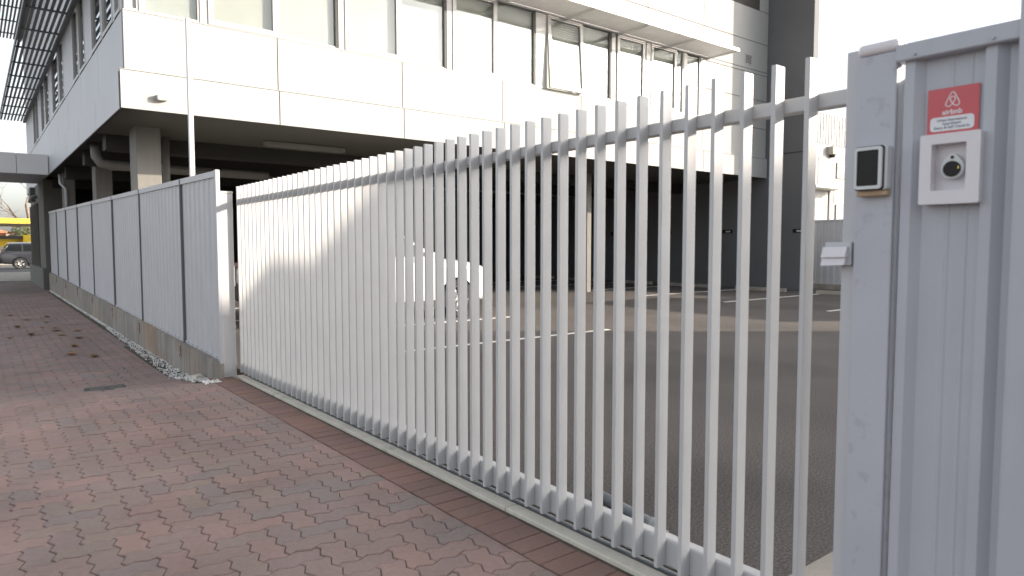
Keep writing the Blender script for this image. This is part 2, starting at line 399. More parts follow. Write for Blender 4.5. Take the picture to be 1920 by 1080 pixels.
# front windows: sash (outward awning) and fixed lights
def window(x0, x1, sash=False, open_=0., cool=False, z0=4.815, z1=6.46):
    fw = .085 if sash else .035; yf = YF-.012 if sash else YF+.02
    bm = bmesh.new()
    def bb(a0, a1, c0, c1):
        v = bmesh.ops.create_cube(bm, size=1)['verts']; bmesh.ops.scale(bm, vec=(a1-a0, .06, c1-c0), verts=v); bmesh.ops.translate(bm, vec=((a0+a1)/2, .03, (c0+c1)/2), verts=v)
    H = z1-z0; w_ = x1-x0
    zt = 0 if not sash else -.03
    bb(0, fw, -H, zt); bb(w_-fw, w_, -H, zt); bb(fw, w_-fw, -H, -H+fw); bb(fw, w_-fw, zt-fw, zt)
    me = bpy.data.meshes.new('window'); bm.to_mesh(me); bm.free()
    f = link('window', me, m_frame, bld, (x0, yf, z1)); f.rotation_euler = (-open_, 0, 0)
    rot = Matrix.Rotation(-open_, 4, 'X'); base = Vector((x0, yf, z1))
    p = box('pane', fw, w_-fw, .035, .041, -H+fw, zt-fw, m_glass, None)
    p.location = base + rot @ p.location; p.rotation_euler = (-open_, 0, 0); p.parent = f; p.matrix_parent_inverse = inv(f)
    box('blind', x0+.01, x1-.01, YF+.10, YF+.105, z0-.02, z1, m_blind2 if cool else m_blind, f)
def mull(x0, x1): box('mullion', x0, x1, YF+.006, YF+.15, 4.806, 6.468, m_frame, bld)
U = [(3.08, 4.19, 5.28, 0), (5.40, 6.52, 7.57, 0), (7.70, 8.80, 9.88, 0), (10.2, 11.27, 12.27, R(4)), (12.45, 13.46, 13.52, 0)]
window(1.98, 2.10, cool=True); window(2.16, 2.96, cool=True); mull(2.10, 2.16); mull(2.96, 3.08); mull(1.90, 1.98)
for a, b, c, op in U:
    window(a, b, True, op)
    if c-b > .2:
        window(b, c, cool=True); box('reveal_shade_strip', c-.055, c-.002, YF+.012, YF+.0195, 4.83, 6.45, m_trim, bld)  # dark strip paints in the shade of the window reveal
    mull(c, c+.12 if c < 9 or c > 12 else 10.2)
window(13.69, 14.70, True, 0); window(14.70, 15.02, cool=True); mull(13.64, 13.69); mull(15.02, 15.14); window(15.14, 15.74, cool=True); mull(15.74, 15.95)
box('window_sill', 1.88, 15.94, YF-.006, YF+.15, 4.797, 4.81, m_frame, bld)
# horizontal sunshade over the front windows
for k in range(8):
    xa = 2.0+1.765*k; xb = xa+1.755
    for q in range(9):
        yb = 10.79+.097*q
        o = box('sunshade_blade', xa+.03, xb-.03, yb, yb+.082, -.004, .004, m_louvre, bld); o.location.z = 6.46; o.rotation_euler = (R(-4), 0, 0)
    for xe in (xa+.005, xb-.025): box('sunshade_bracket', xe, xe+.02, 10.78, 11.70, 6.425, 6.50, m_louvre, bld)
    box('sunshade_edge', xa, xb, 10.755, 10.78, 6.42, 6.505, m_louvre, bld)
    box('sunshade_edge', xa, xb, 11.66, 11.699, 6.42, 6.47, m_louvre, bld)
# vent grille and floodlight box
v = box('vent', 17.78, 18.13, YF-.012, YF, 6.58, 6.88, m_frame, bld, bev=.004)
for q in range(6): box('vent_slot', 17.81, 18.10, YF-.016, YF-.0125, 6.612+.042*q, 6.632+.042*q, m_black, v)
lb = box('wall_light', 2.28, 2.43, 11.54, 11.64, 3.515, 3.59, m_frame, bld, bev=.006)
box('light_lens', 2.29, 2.42, 11.545, 11.63, 3.508, 3.5135, m_blind, lb)
# blade wall at the end
wl = box('blade_wall', 18.975, 19.22, 10.27, 33.8, 0, 14, m_dark, bld)
box('shadow_joint', 18.971, 18.974, 10.28, 11.6, 4.02, 4.045, m_black, wl)
for yy, zz in ((10.40, 1.69), (12.80, 1.71), (15.2, 1.71), (17.7, 1.71)):
    pl_ = box('bay_sign', 18.955, 18.974, yy, yy+.36, zz, zz+.11, m_black, bld); box('bay_sign_mark', 18.952, 18.9545, yy+.06, yy+.24, zz+.03, zz+.075, m_fence, pl_)
# left (street) elevation
XL = 1.87
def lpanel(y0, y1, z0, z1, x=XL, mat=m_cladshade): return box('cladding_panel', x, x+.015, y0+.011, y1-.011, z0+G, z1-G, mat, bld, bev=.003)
JY = [11.75, 14.2, 16.6, 19.0, 21.4, 23.8, 26.2, 28.6, 31, 33.8]
for a, b in zip(JY, JY[1:]):
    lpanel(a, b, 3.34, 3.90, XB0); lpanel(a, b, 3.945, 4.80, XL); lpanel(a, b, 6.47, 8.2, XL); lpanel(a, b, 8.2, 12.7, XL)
LW = [(11.9, 12.35), (12.55, 13.62), (13.72, 14.9), (15.85, 16.72), (16.9, 17.8), (19.75, 20.75), (21.0, 22.6), (23.7, 24.9), (25.2, 26.4), (27.6, 28.6), (28.7, 29.8)]
prev = 11.75
for a, b in LW:
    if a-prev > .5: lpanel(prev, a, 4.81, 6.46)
    elif a-prev > .02: box('mullion', XL, XL+.08, prev, a, 4.81, 6.46, m_frame, bld)
    prev = b
    bm = bmesh.new()
    for (c0, c1, d0, d1) in ((a, a+.06, 4.82, 6.46), (b-.06, b, 4.82, 6.46), (a+.06, b-.06, 4.82, 4.88), (a+.06, b-.06, 6.4, 6.46)):
        vv = bmesh.ops.create_cube(bm, size=1)['verts']; bmesh.ops.scale(bm, vec=(.07, c1-c0, d1-d0), verts=vv); bmesh.ops.translate(bm, vec=(XL+.028, (c0+c1)/2, (d0+d1)/2), verts=vv)
    me = bpy.data.meshes.new('window'); bm.to_mesh(me); bm.free(); f = link('window', me, m_frame, bld)
    box('pane', XL+.03, XL+.036, a+.06, b-.06, 4.88, 6.4, m_darkglass, f)
    for q in range(8): 
        s = box('blind_slat', XL+.10, XL+.16, a+.06, b-.06, 4.9+.19*q, 4.912+.19*q, m_column, f); s.rotation_euler = (0, R(38), 0)
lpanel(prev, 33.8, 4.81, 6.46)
def side_shade(z, y0, y1, x0, x1, n, pitch, mat):
    for k in range(n):
        xk = x0+(x1-x0-.06)*k/(n-1)
        o = box('street_sunshade_blade', xk, xk+.055, y0, y1, z-.02, z+.02, mat, bld); o.rotation_euler = (0, R(25), 0)
    yy = y0
    while yy < y1+.01:
        box('street_sunshade_bracket', x0-.02, x1+.02, yy-.02, yy+.02, z-.06, z-.022, mat, bld); yy += pitch
    box('street_sunshade_edge', x0-.06, x0-.025, y0, y1, z-.07, z+.03, mat, bld); box('street_sunshade_edge', x1+.022, XL-.003, y0, y1, z-.07, z+.03, mat, bld)
side_shade(6.30, 14.0, 34.0, 1.06, 1.76, 7, 1.82, m_louvred)
side_shade(9.55, 13.0, 34.2, .15, 1.76, 15, 1.84, m_louvred)
# columns, pipes
for x0, x1, y0, y1 in ((2.27, 2.66, 13.3, 13.9), (2.33, 2.68, 18.75, 19.3), (2.08, 2.36, 23.0, 23.5), (8.2, 8.6, 18.8, 19.3), (13.62, 13.80, 13.9, 14.1), (13.4, 13.8, 20, 20.5), (8.2, 8.6, 24.5, 25)):
    box('column', x0, x1, y0, y1, -.1, 3.36, m_column, bld, bev=.012)
lt = box('ceiling_light', 4.55, 6.2, 13.5, 13.66, 3.25, 3.345, m_column, bld, bev=.01); box('diffuser', 4.6, 6.15, 13.515, 13.645, 3.238, 3.2495, m_column, lt)
tube('downpipe', [(2.94, 14.3, 0), (2.94, 14.3, 3.36)], .065, m_column, bld)
tube('drain_pipe', [(2.05, 16.3, 3.36), (2.05, 16.25, 3.12), (2.12, 16.2, 2.98), (2.3, 16.2, 2.95), (5.5, 16.2, 2.93)], .10, m_column, bld)
tube('downpipe', [(2.0, 23.0, 3.3), (2.0, 22.95, 3.05), (2.12, 22.9, 2.9), (2.12, 22.9, .2)], .04, m_fence, bld)
tube('service_pipe', [(2.5, 17.4, 3.0), (18, 17.4, 3.0)], .035, m_column, bld)
tube('service_pipe', [(2.95, 17.4, 3.0), (2.95, 17.4, 2.3)], .03, m_column, bld)
# street canopy, and the ground-floor room beyond the fence
for a, b in ((-3.6, -2.3), (-2.3, -.95), (-.95, .42), (.42, 1.05), (1.05, 1.79)): box('canopy_fascia_panel', a+.006, b-.006, 23.55, 23.62, 3.32, 3.88, m_canopy, bld, bev=.004)
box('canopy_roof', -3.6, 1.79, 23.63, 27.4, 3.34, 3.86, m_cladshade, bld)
box('ground_floor_wall', 1.76, 2.3, 25.3, 31.0, -.2, 3.33, m_brownwall, bld)
gw = box('window', 1.735, 1.759, 27.4, 30.7, .62, 2.72, m_brownwall, bld)
for q in range(5): box('window_fin', 1.70, 1.735, 27.45+.78*q, 27.53+.78*q, .62, 2.72, m_column, gw)
for q in range(4): box('pane', 1.728, 1.7345, 27.55+.78*q, 28.18+.78*q, .66, 2.68, m_carglass, gw)
box('ground_floor_base', 1.68, 1.755, 25.3, 31.4, -.2, .62, m_brownwall, bld)
box('wall_fitting', 1.62, 1.755, 28.6, 29.4, 2.85, 3.3, m_brownwall, bld)
tube('security_lamp', [(1.75, 27.9, 2.95), (1.58, 27.8, 2.9), (1.55, 27.7, 2.75)], .06, m_fence, bld)

# ------------------------------------------------------------------ sliding gate
gate = thing('sliding_gate', 'pale grey sliding gate of upright metal blades with top and bottom rails', 'gate', (2.11, 4.0, .04))
NS = 52
for k in range(NS):
    yk = 1.121+.1148*k
    box('slat', 2.057, 2.110, yk+.002, yk+.019, .042, 1.884, m_slat, gate, bev=.0015, seg=1)
box('top_rail', 2.1105, 2.160, .93, 7.03, 1.732, 1.779, m_slat, gate, bev=.004, seg=2)
box('bottom_rail', 2.1105, 2.165, .93, 7.03, .036, .148, m_slat, gate, bev=.010, seg=3)
for yy in (1.6, 6.4): tube('gate_wheel', [(2.124, yy, .045), (2.142, yy, .045)], .034, m_steel, gate, 20)
# guide and stop hardware
box_ = thing('gate_stop_post', 'narrow grey steel stop post between the blades and the intercom post', 'post', (2.1, .98, 0))
box('upright', 2.046, 2.20, .962, 1.004, 0, 1.868, m_fence, box_, bev=.003)
st = thing('steel_tube', 'short grey steel tube lying on the asphalt just behind the gate', 'tube', (2.45, 2.15, 0))
tube('pipe', [(2.37, 1.98, .04), (2.40, 2.16, .04), (2.46, 2.44, .04)], .030, m_tubesteel, st, 16)
tube('collar', [(2.366, 1.95, .04), (2.372, 2.0, .04)], .035, m_steel, st, 16)
box('foot_plate', 2.32, 2.42, 1.89, 1.95, .001, .012, m_steel, st, bev=.002)
tube('bolt', [(2.345, 1.92, .012), (2.345, 1.92, .03)], .009, m_steel, st, 6)
tube('bolt', [(2.39, 1.92, .012), (2.39, 1.92, .03)], .009, m_steel, st, 6)

# gate catch post at the fence end
cp = thing('catch_post', 'square white capped steel post where the sliding gate closes against the fence', 'post', (1.95, 7.1, 0))
box('upright', 1.903, 2.035, 7.04, 7.14, -.05, 1.815, m_slat, cp, bev=.004)
box('cap', 1.899, 2.04, 7.035, 7.145, 1.815, 1.838, m_frame, cp, bev=.008, seg=2)
box('keeper_plate', 2.0355, 2.05, 7.07, 7.10, .9, 1.1, m_steel, cp, bev=.002)

# ------------------------------------------------------------------ boundary fence on plinth
fen = thing('boundary_fence', 'long grey ribbed metal fence on a stained concrete plinth', 'fence', (1.9, 15, 0))
FY = [6.98, 8.42, 10.85, 13.25, 15.7, 18.1, 20.5, 22.9, 25.25]
def fzb(y): return .175+.0175*(y-7)
def rib_profile(y0, y1, pitch, depth, xb):
    """pan at xb, ribs standing out towards -x"""
    pts = [(xb, y0)]; y = y0+.045
    while y+.06 < y1:
        pts += [(xb, y), (xb-depth, y+.02), (xb-depth, y+.05), (xb, y+.07)]; y += pitch
    return pts+[(xb, y1)]
def sheet(name, prof, zb, zt, mat, parent, th=.004):
    n = len(prof); vs = []
    for x, y in prof: vs.append((x, y, zb(y)))
    for x, y in prof: vs.append((x, y, zt(y)))
    for x, y in prof: vs.append((x+th, y, zb(y)))
    for x, y in prof: vs.append((x+th, y, zt(y)))
    fs = []
    for k in range(n-1):
        fs += [(k+1, k, n+k, n+k+1), (2*n+k, 2*n+k+1, 3*n+k+1, 3*n+k), (n+k, 3*n+k, 3*n+k+1, n+k+1), (k, k+1, 2*n+k+1, 2*n+k)]
    fs += [(0, 2*n, 3*n, n), (n-1, 2*n-1, 4*n-1, 3*n-1)]
    return mesh(name, vs, fs, mat, parent)
for a, b in zip(FY, FY[1:]):
    a2, b2 = a+.02, b-.02
    if a == FY[0]: a2 = a+.056
    sheet('fence_panel', rib_profile(a2, b2, .19, .012, 1.884), lambda y: fzb(y)+.012, lambda y: fzb(y)+1.82, m_fence, fen)
    slopebox('top_rail', 1.862, 1.918, a2, b2, fzb(a2)+1.792, fzb(a2)+1.852, fzb(b2)+1.792, fzb(b2)+1.852, m_fence, fen)
    slopebox('bottom_rail', 1.872, 1.884, a2, b2, fzb(a2)+.004, fzb(a2)+.03, fzb(b2)+.004, fzb(b2)+.03, m_fence, fen)
    slopebox('plinth_panel', 1.822, 1.90, a+.006, b-.006, -.4, fzb(a), -.4, fzb(b), m_plinth, fen)
    if a > FY[0]:
        box('joint_strip', 1.858, 1.903, a-.018, a+.018, fzb(a)+.004, fzb(a)+1.855, m_dark, fen)
        box('post', 1.904, 1.95, a-.03, a+.03, -.1, fzb(a)+1.83, m_dark, fen)
        box('bracket', 1.810, 1.8215, a-.035, a+.03, fzb(a)-.17, fzb(a)-.004, m_rust, fen, bev=.002)
        tube('bracket_bolt', [(1.812, a, fzb(a)-.13), (1.80, a, fzb(a)-.13)], .009, m_steel, fen, 6)
box('end_post', 1.862, 1.902, 6.978, 7.034, .15, 2.035, m_fence, fen, bev=.003)
po = thing('steel_pole', 'tall thin square steel pole rising behind the ribbed fence', 'pole', (1.97, 8.3, 0))
box('shaft', 1.945, 1.995, 8.275, 8.325, -.1, 3.80, m_slat, po, bev=.003)
box('cap', 1.943, 1.997, 8.273, 8.327, 3.80, 3.812, m_slat, po, bev=.003)

# white gravel along the plinth
gr = random.Random(11)
def stones(n):
    b0 = bmesh.new(); bmesh.ops.create_icosphere(b0, subdivisions=1, radius=1); tv = [v.co.copy() for v in b0.verts]; tf = [tuple(v.index for v in f.verts) for f in b0.faces]; b0.free()
    vs, fs = [], []
    for _ in range(n):
        y = 6.82 + (gr.random()**1.4)*18
        wdt = .19*max(.3, 1-max(0, (y-8.3))*.12)
        x = gr.uniform(1.68, 1.83) if y < 7.05 else 1.822-wdt*gr.random()**1.15
        if gr.random() < .02: x -= gr.uniform(0, .06)
        s = gr.uniform(.005, .0115)
        hgt = .006*(1-min(1, (1.822-x)/.2))*gr.random()
        rot = Matrix.Rotation(gr.uniform(0, 6.3), 3, Vector((gr.uniform(-1, 1), gr.uniform(-1, 1), gr.uniform(-1, 1))).normalized())
        d = (gr.uniform(.8, 1.4), gr.uniform(.7, 1.1), gr.uniform(.5, .9)); p = Vector((x, y, zp(x, y)+s*.45+hgt)); b = len(vs)
        for v in tv: vs.append(p + rot @ (Vector((v.x*d[0], v.y*d[1], v.z*d[2]))*s*gr.uniform(.8, 1.15)))
        fs += [tuple(b+q for q in f) for f in tf]
    me = bpy.data.meshes.new('gravel'); me.from_pydata([tuple(v) for v in vs], [], fs); return me
go = link('gravel', stones(2600), m_gravel); tag(go, 'strip of loose white gravel along the foot of the concrete plinth', 'gravel', kind='stuff')
lump = mesh('flat_stone', [(1.70, 7.26, -.05), (1.80, 7.30, -.05), (1.79, 7.42, -.05), (1.68, 7.40, -.05), (1.715, 7.28, .0), (1.785, 7.31, -.005), (1.775, 7.40, .005), (1.70, 7.38, -.002)], [(3, 2, 1, 0), (4, 5, 6, 7), (0, 1, 5, 4), (1, 2, 6, 5), (2, 3, 7, 6), (3, 0, 4, 7)], m_kerb)
tag(lump, 'beige broken stone lying on the white gravel by the gate post', 'stone')
dc = thing('drain_cover', 'dark rectangular access cover set into the brick pavers', 'drain cover', (.97, 7.55, 0))
zc = zp(.97, 7.55)
box('frame', .80, 1.14, 7.40, 7.71, zc-.03, zc+.001, m_track, dc, bev=.003)
box('lid', .83, 1.11, 7.43, 7.68, zc+.0015, zc+.006, m_lid, dc, bev=.002)
tube('lifting_hole', [(.97, 7.55, zc+.0062), (.97, 7.55, zc+.008)], .02, m_black, dc)
lf = random.Random(5)
def leaf(x, y, s):
    vs = []; a0 = lf.uniform(0, 6.28); z = zp(x, y)+.004
    prof = [(-1, 0), (-.5, .42), (0, .55), (.5, .38), (1, 0), (.5, -.38), (0, -.55), (-.5, -.42)]
    curl = lf.uniform(.2, .9)
    for u, v in prof:
        k = lf.uniform(.85, 1.15); X, Y = u*s*k, v*s*k
        vs.append((x+X*math.cos(a0)-Y*math.sin(a0), y+X*math.sin(a0)+Y*math.cos(a0), z+curl*s*(u*u*.5+abs(v)*.5)))
    vs.append((x, y, z)); n = 8
    me = bpy.data.meshes.new('fallen_leaf'); me.from_pydata(vs, [], [(k, (k+1) % n, n) for k in range(n)])
    sm = link('fallen_leaf', me, m_leaf); md = sm.modifiers.new('thickness', 'SOLIDIFY'); md.thickness = .002
    tag(sm, 'curled brown dead leaf lying on the brick pavement', 'leaf', 'dead leaves scattered on the pavement')
for x, y in ((.55, 14.6), (.9, 14.2), (1.05, 14.0), (.72, 13.2), (1.12, 12.9), (1.2, 12.3), (1.0, 13.6), (.45, 13.0), (1.3, 13.4), (.6, 17.0), (1.15, 16.2), (1.02, 15.1), (1.2, 10.2), (1.0, 10.6), (1.1, 11.4), (.8, 15.8)):
    leaf(x+lf.uniform(-.06, .06), y, lf.uniform(.05, .10))

# ------------------------------------------------------------------ intercom post, intercom, panel fence, sign, key box
ip = thing('intercom_post', 'scuffed square grey steel post carrying the intercom unit', 'post', (2.07, .9, 0))
box('upright', 2.02, 2.12, .852, .957, 0, 1.838, m_post, ip, bev=.004, seg=2)
box('cap', 2.012, 2.128, .847, .960, 1.838, 1.872, m_boxwhite, ip, bev=.014, seg=3)
ic = thing('intercom', 'small intercom unit with a black screen and white bezel on a grey post', 'intercom', (2.0, .9, 1.46))
prism('housing', rrect(.855, .941, 1.456, 1.579, .008), 'x', 1.985, 2.019, m_keypadwhite, ic, bev=.002)
prism('gasket', rrect(.862, .941, 1.456, 1.579, .008), 'x', 1.9815, 1.9845, m_black, ic)
def ring(name, outer, inner, x0, x1, mat, parent):
    n = len(outer); vs = [(x0, u, v) for u, v in outer]+[(x0, u, v) for u, v in inner]+[(x1, u, v) for u, v in outer]+[(x1, u, v) for u, v in inner]
    fs = []
    for k in range(n):
        q = (k+1) % n
        fs += [(k, q, n+q, n+k), (2*n+k, 3*n+k, 3*n+q, 2*n+q), (k, 2*n+k, 2*n+q, q), (n+k, n+q, 3*n+q, 3*n+k)]
    return mesh(name, vs, fs, mat, parent)
ring('bezel', rrect(.865, .938, 1.459, 1.576, .008), rrect(.8735, .9325, 1.468, 1.567, .004), 1.9725, 1.981, m_keypadwhite, ic)
prism('screen', rrect(.873, .933, 1.467, 1.568, .004), 'x', 1.976, 1.9812, m_black, ic)
box('mounting_strip', 1.992, 2.019, .858, .94, 1.441, 1.4555, m_card, ic, bev=.002)
lc = thing('latch_cover', 'white plastic cover taped over the latch beside the stop post', 'latch cover', (2.02, 1.0, 1.25))
box('backing', 2.028, 2.045, .966, 1.046, 1.243, 1.312, m_fence, lc, bev=.002)
hexa('cover_flap', [(2.006, .975, 1.268), (2.027, .975, 1.268), (2.027, 1.046, 1.266), (2.004, 1.046, 1.266), (2.018, .975, 1.298), (2.027, .975, 1.298), (2.027, 1.046, 1.297), (2.017, 1.046, 1.297)], m_boxwhite, lc)
hexa('cover_flap', [(2.008, .978, 1.245), (2.027, .978, 1.245), (2.027, 1.046, 1.242), (2.003, 1.046, 1.241), (2.015, .978, 1.267), (2.027, .978, 1.267), (2.027, 1.046, 1.265), (2.012, 1.046, 1.265)], m_boxwhite, lc)

pf = thing('panel_fence', 'smooth wide-ribbed grey steel fence section carrying the red sign', 'fence', (2.05, .5, 0))
def wide_profile():
    xp = 2.038; d = .022; pts = [(xp, .836)]
    for yr in (.836, .646, .456, .266, .076):
        # rib from high Y to low Y: proud flat then slope back to the pan
        pts += [(xp, yr+.0 if yr < .83 else .8355), (xp-d, yr-.006), (xp-d, yr-.031), (xp, yr-.053)]
        for q in (.075, .118): pts += [(xp, yr-.053-q+.018), (xp-.0022, yr-.053-q+.014), (xp-.0022, yr-.053-q+.010), (xp, yr-.053-q+.006)]
    pts.append((xp, -.12))
    return sorted(pts, key=lambda p: p[1])
sheet('sheet', wide_profile(), lambda y: .04, lambda y: 1.815, m_panel, pf)
box('top_rail', 1.998, 2.06, -.1, .849, 1.800, 1.846, m_panel, pf, bev=.003)
box('edge_flange', 2.075, 2.08, .80, .95, 0, 1.77, m_dark, pf)
for yy in (.80, .62): tube('rail_screw', [(1.998, yy, 1.812), (1.993, yy, 1.812)], .004, m_steel, pf, 8)
tube('sheet_screw', [(2.038, .572, 1.41), (2.031, .572, 1.41)], .0045, m_steel, pf, 8)
box('end_post', 1.985, 2.06, .44, .563, 0, 2.05, m_panel, pf, bev=.003)

sg = thing('sign_plate', 'small red square sign with white logo above the white key box', 'sign', (2.03, .71, 1.6))
prism('plate', rrect(.655, .776, 1.592, 1.716, .0015, 2), 'x', 2.0325, 2.0352, m_red, sg)
prism('white_label', rrect(.665, .768, 1.604, 1.641, .009), 'x', 2.0315, 2.0324, m_signwhite, sg)
T = Matrix(((0, 0, -1, 0), (-1, 0, 0, 0), (0, 1, 0, 0), (0, 0, 0, 1)))
def text(name, s, size, yc, zc, x, mat, parent, bold=0.):
    cu = bpy.data.curves.new(name, 'FONT'); cu.body = s; cu.size = size; cu.align_x = 'CENTER'; cu.align_y = 'CENTER'; cu.extrude = .0002; cu.offset = bold
    t = bpy.data.objects.new(name, cu); C.objects.link(t); bpy.context.view_layer.update()
    me = bpy.data.meshes.new_from_object(t.evaluated_get(bpy.context.evaluated_depsgraph_get())); bpy.data.objects.remove(t)
    me.transform(Matrix.Translation((x, yc, zc)) @ T); me.materials.clear(); return link(name, me, mat, parent)
text('lettering', 'airbnb', .0185, .7165, 1.652, 2.0321, m_signwhite, sg, .0004)
text('lettering', 'Urban Impressions', .0092, .7165, 1.632, 2.0311, m_ink, sg, .0001)
text('lettering', 'Apartments', .0092, .7165, 1.6225, 2.0311, m_ink, sg, .0001)
text('lettering', 'Entry & Self Check-In', .0096, .7165, 1.6125, 2.0311, m_ink, sg, .0001)
def logo(yc, zc, s, x):
    key = [(0, -.58), (-.24, -.87), (-.56, -.98), (-.86, -.76), (-.80, -.38), (-.5, .28), (-.2, .84), (0, .96), (.2, .84), (.5, .28), (.80, -.38), (.86, -.76), (.56, -.98), (.24, -.87), (0, -.58), (-.23, -.26), (-.33, .02), (-.23, .26), (0, .35), (.23, .26), (.33, .02), (.23, -.26)]
    n = len(key); pts = []
    for k in range(n):
        p0, p1, p2, p3 = [Vector(key[(k+d) % n]) for d in (-1, 0, 1, 2)]
        for q in range(6):
            t = q/6; pts.append(.5*((2*p1)+(p2-p0)*t+(2*p0-5*p1+4*p2-p3)*t*t+(3*p1-p0-3*p2+p3)*t**3))
    m_ = len(pts); vs = []; hw = .062
    for k in range(m_):
        d = (pts[(k+1) % m_]-pts[k-1]).normalized(); nn = Vector((-d.y, d.x))
        for sg_ in (1, -1):
            p = pts[k]+nn*hw*sg_; vs.append((x-.00001*(k % 7), yc-p.x*s, zc+p.y*s))
    fs = [(2*k, 2*k+1, (2*k+3) % (2*m_), (2*k+2) % (2*m_)) for k in range(m_)]
    mesh('logo', vs, fs, m_signwhite, sg)
logo(.7165, 1.685, .0185, 2.0322)

kb = thing('key_box', 'white recessed wall box with a round key safe below the red sign', 'key box', (2.02, .71, 1.41))
ring('frame', rrect(.636, .776, 1.410, 1.592, .005), rrect(.667, .748, 1.445, 1.566, .003), 1.992, 2.031, m_boxwhite, kb)
prism('back_plate', rrect(.662, .752, 1.440, 1.571, .003), 'x', 2.0275, 2.0305, m_boxwhite, kb)
ks = prism('key_safe', [(.702+.027*math.cos(R(a)), 1.503+.027*math.sin(R(a))) for a in range(205, 336+180, 10) if True][:0] or [(.702+.0275*math.cos(R(a)), 1.502+.0275*math.sin(R(a))+(.010*max(0, math.sin(R(a)))**6)) for a in range(0, 360, 12)], 'x', 2.004, 2.0274, m_keypadwhite, kb, bev=.002)
tube('dark_window', [(2.0035, .702, 1.500), (2.0005, .702, 1.500)], .0205, m_black, ks, 24)
tube('shackle_hole', [(2.0038, .702, 1.530), (2.0015, .702, 1.530)], .004, m_black, ks, 12)
box('brass_dial', 1.9990, 2.0003, .685, .6875, 1.499, 1.506, m_brass, ks)

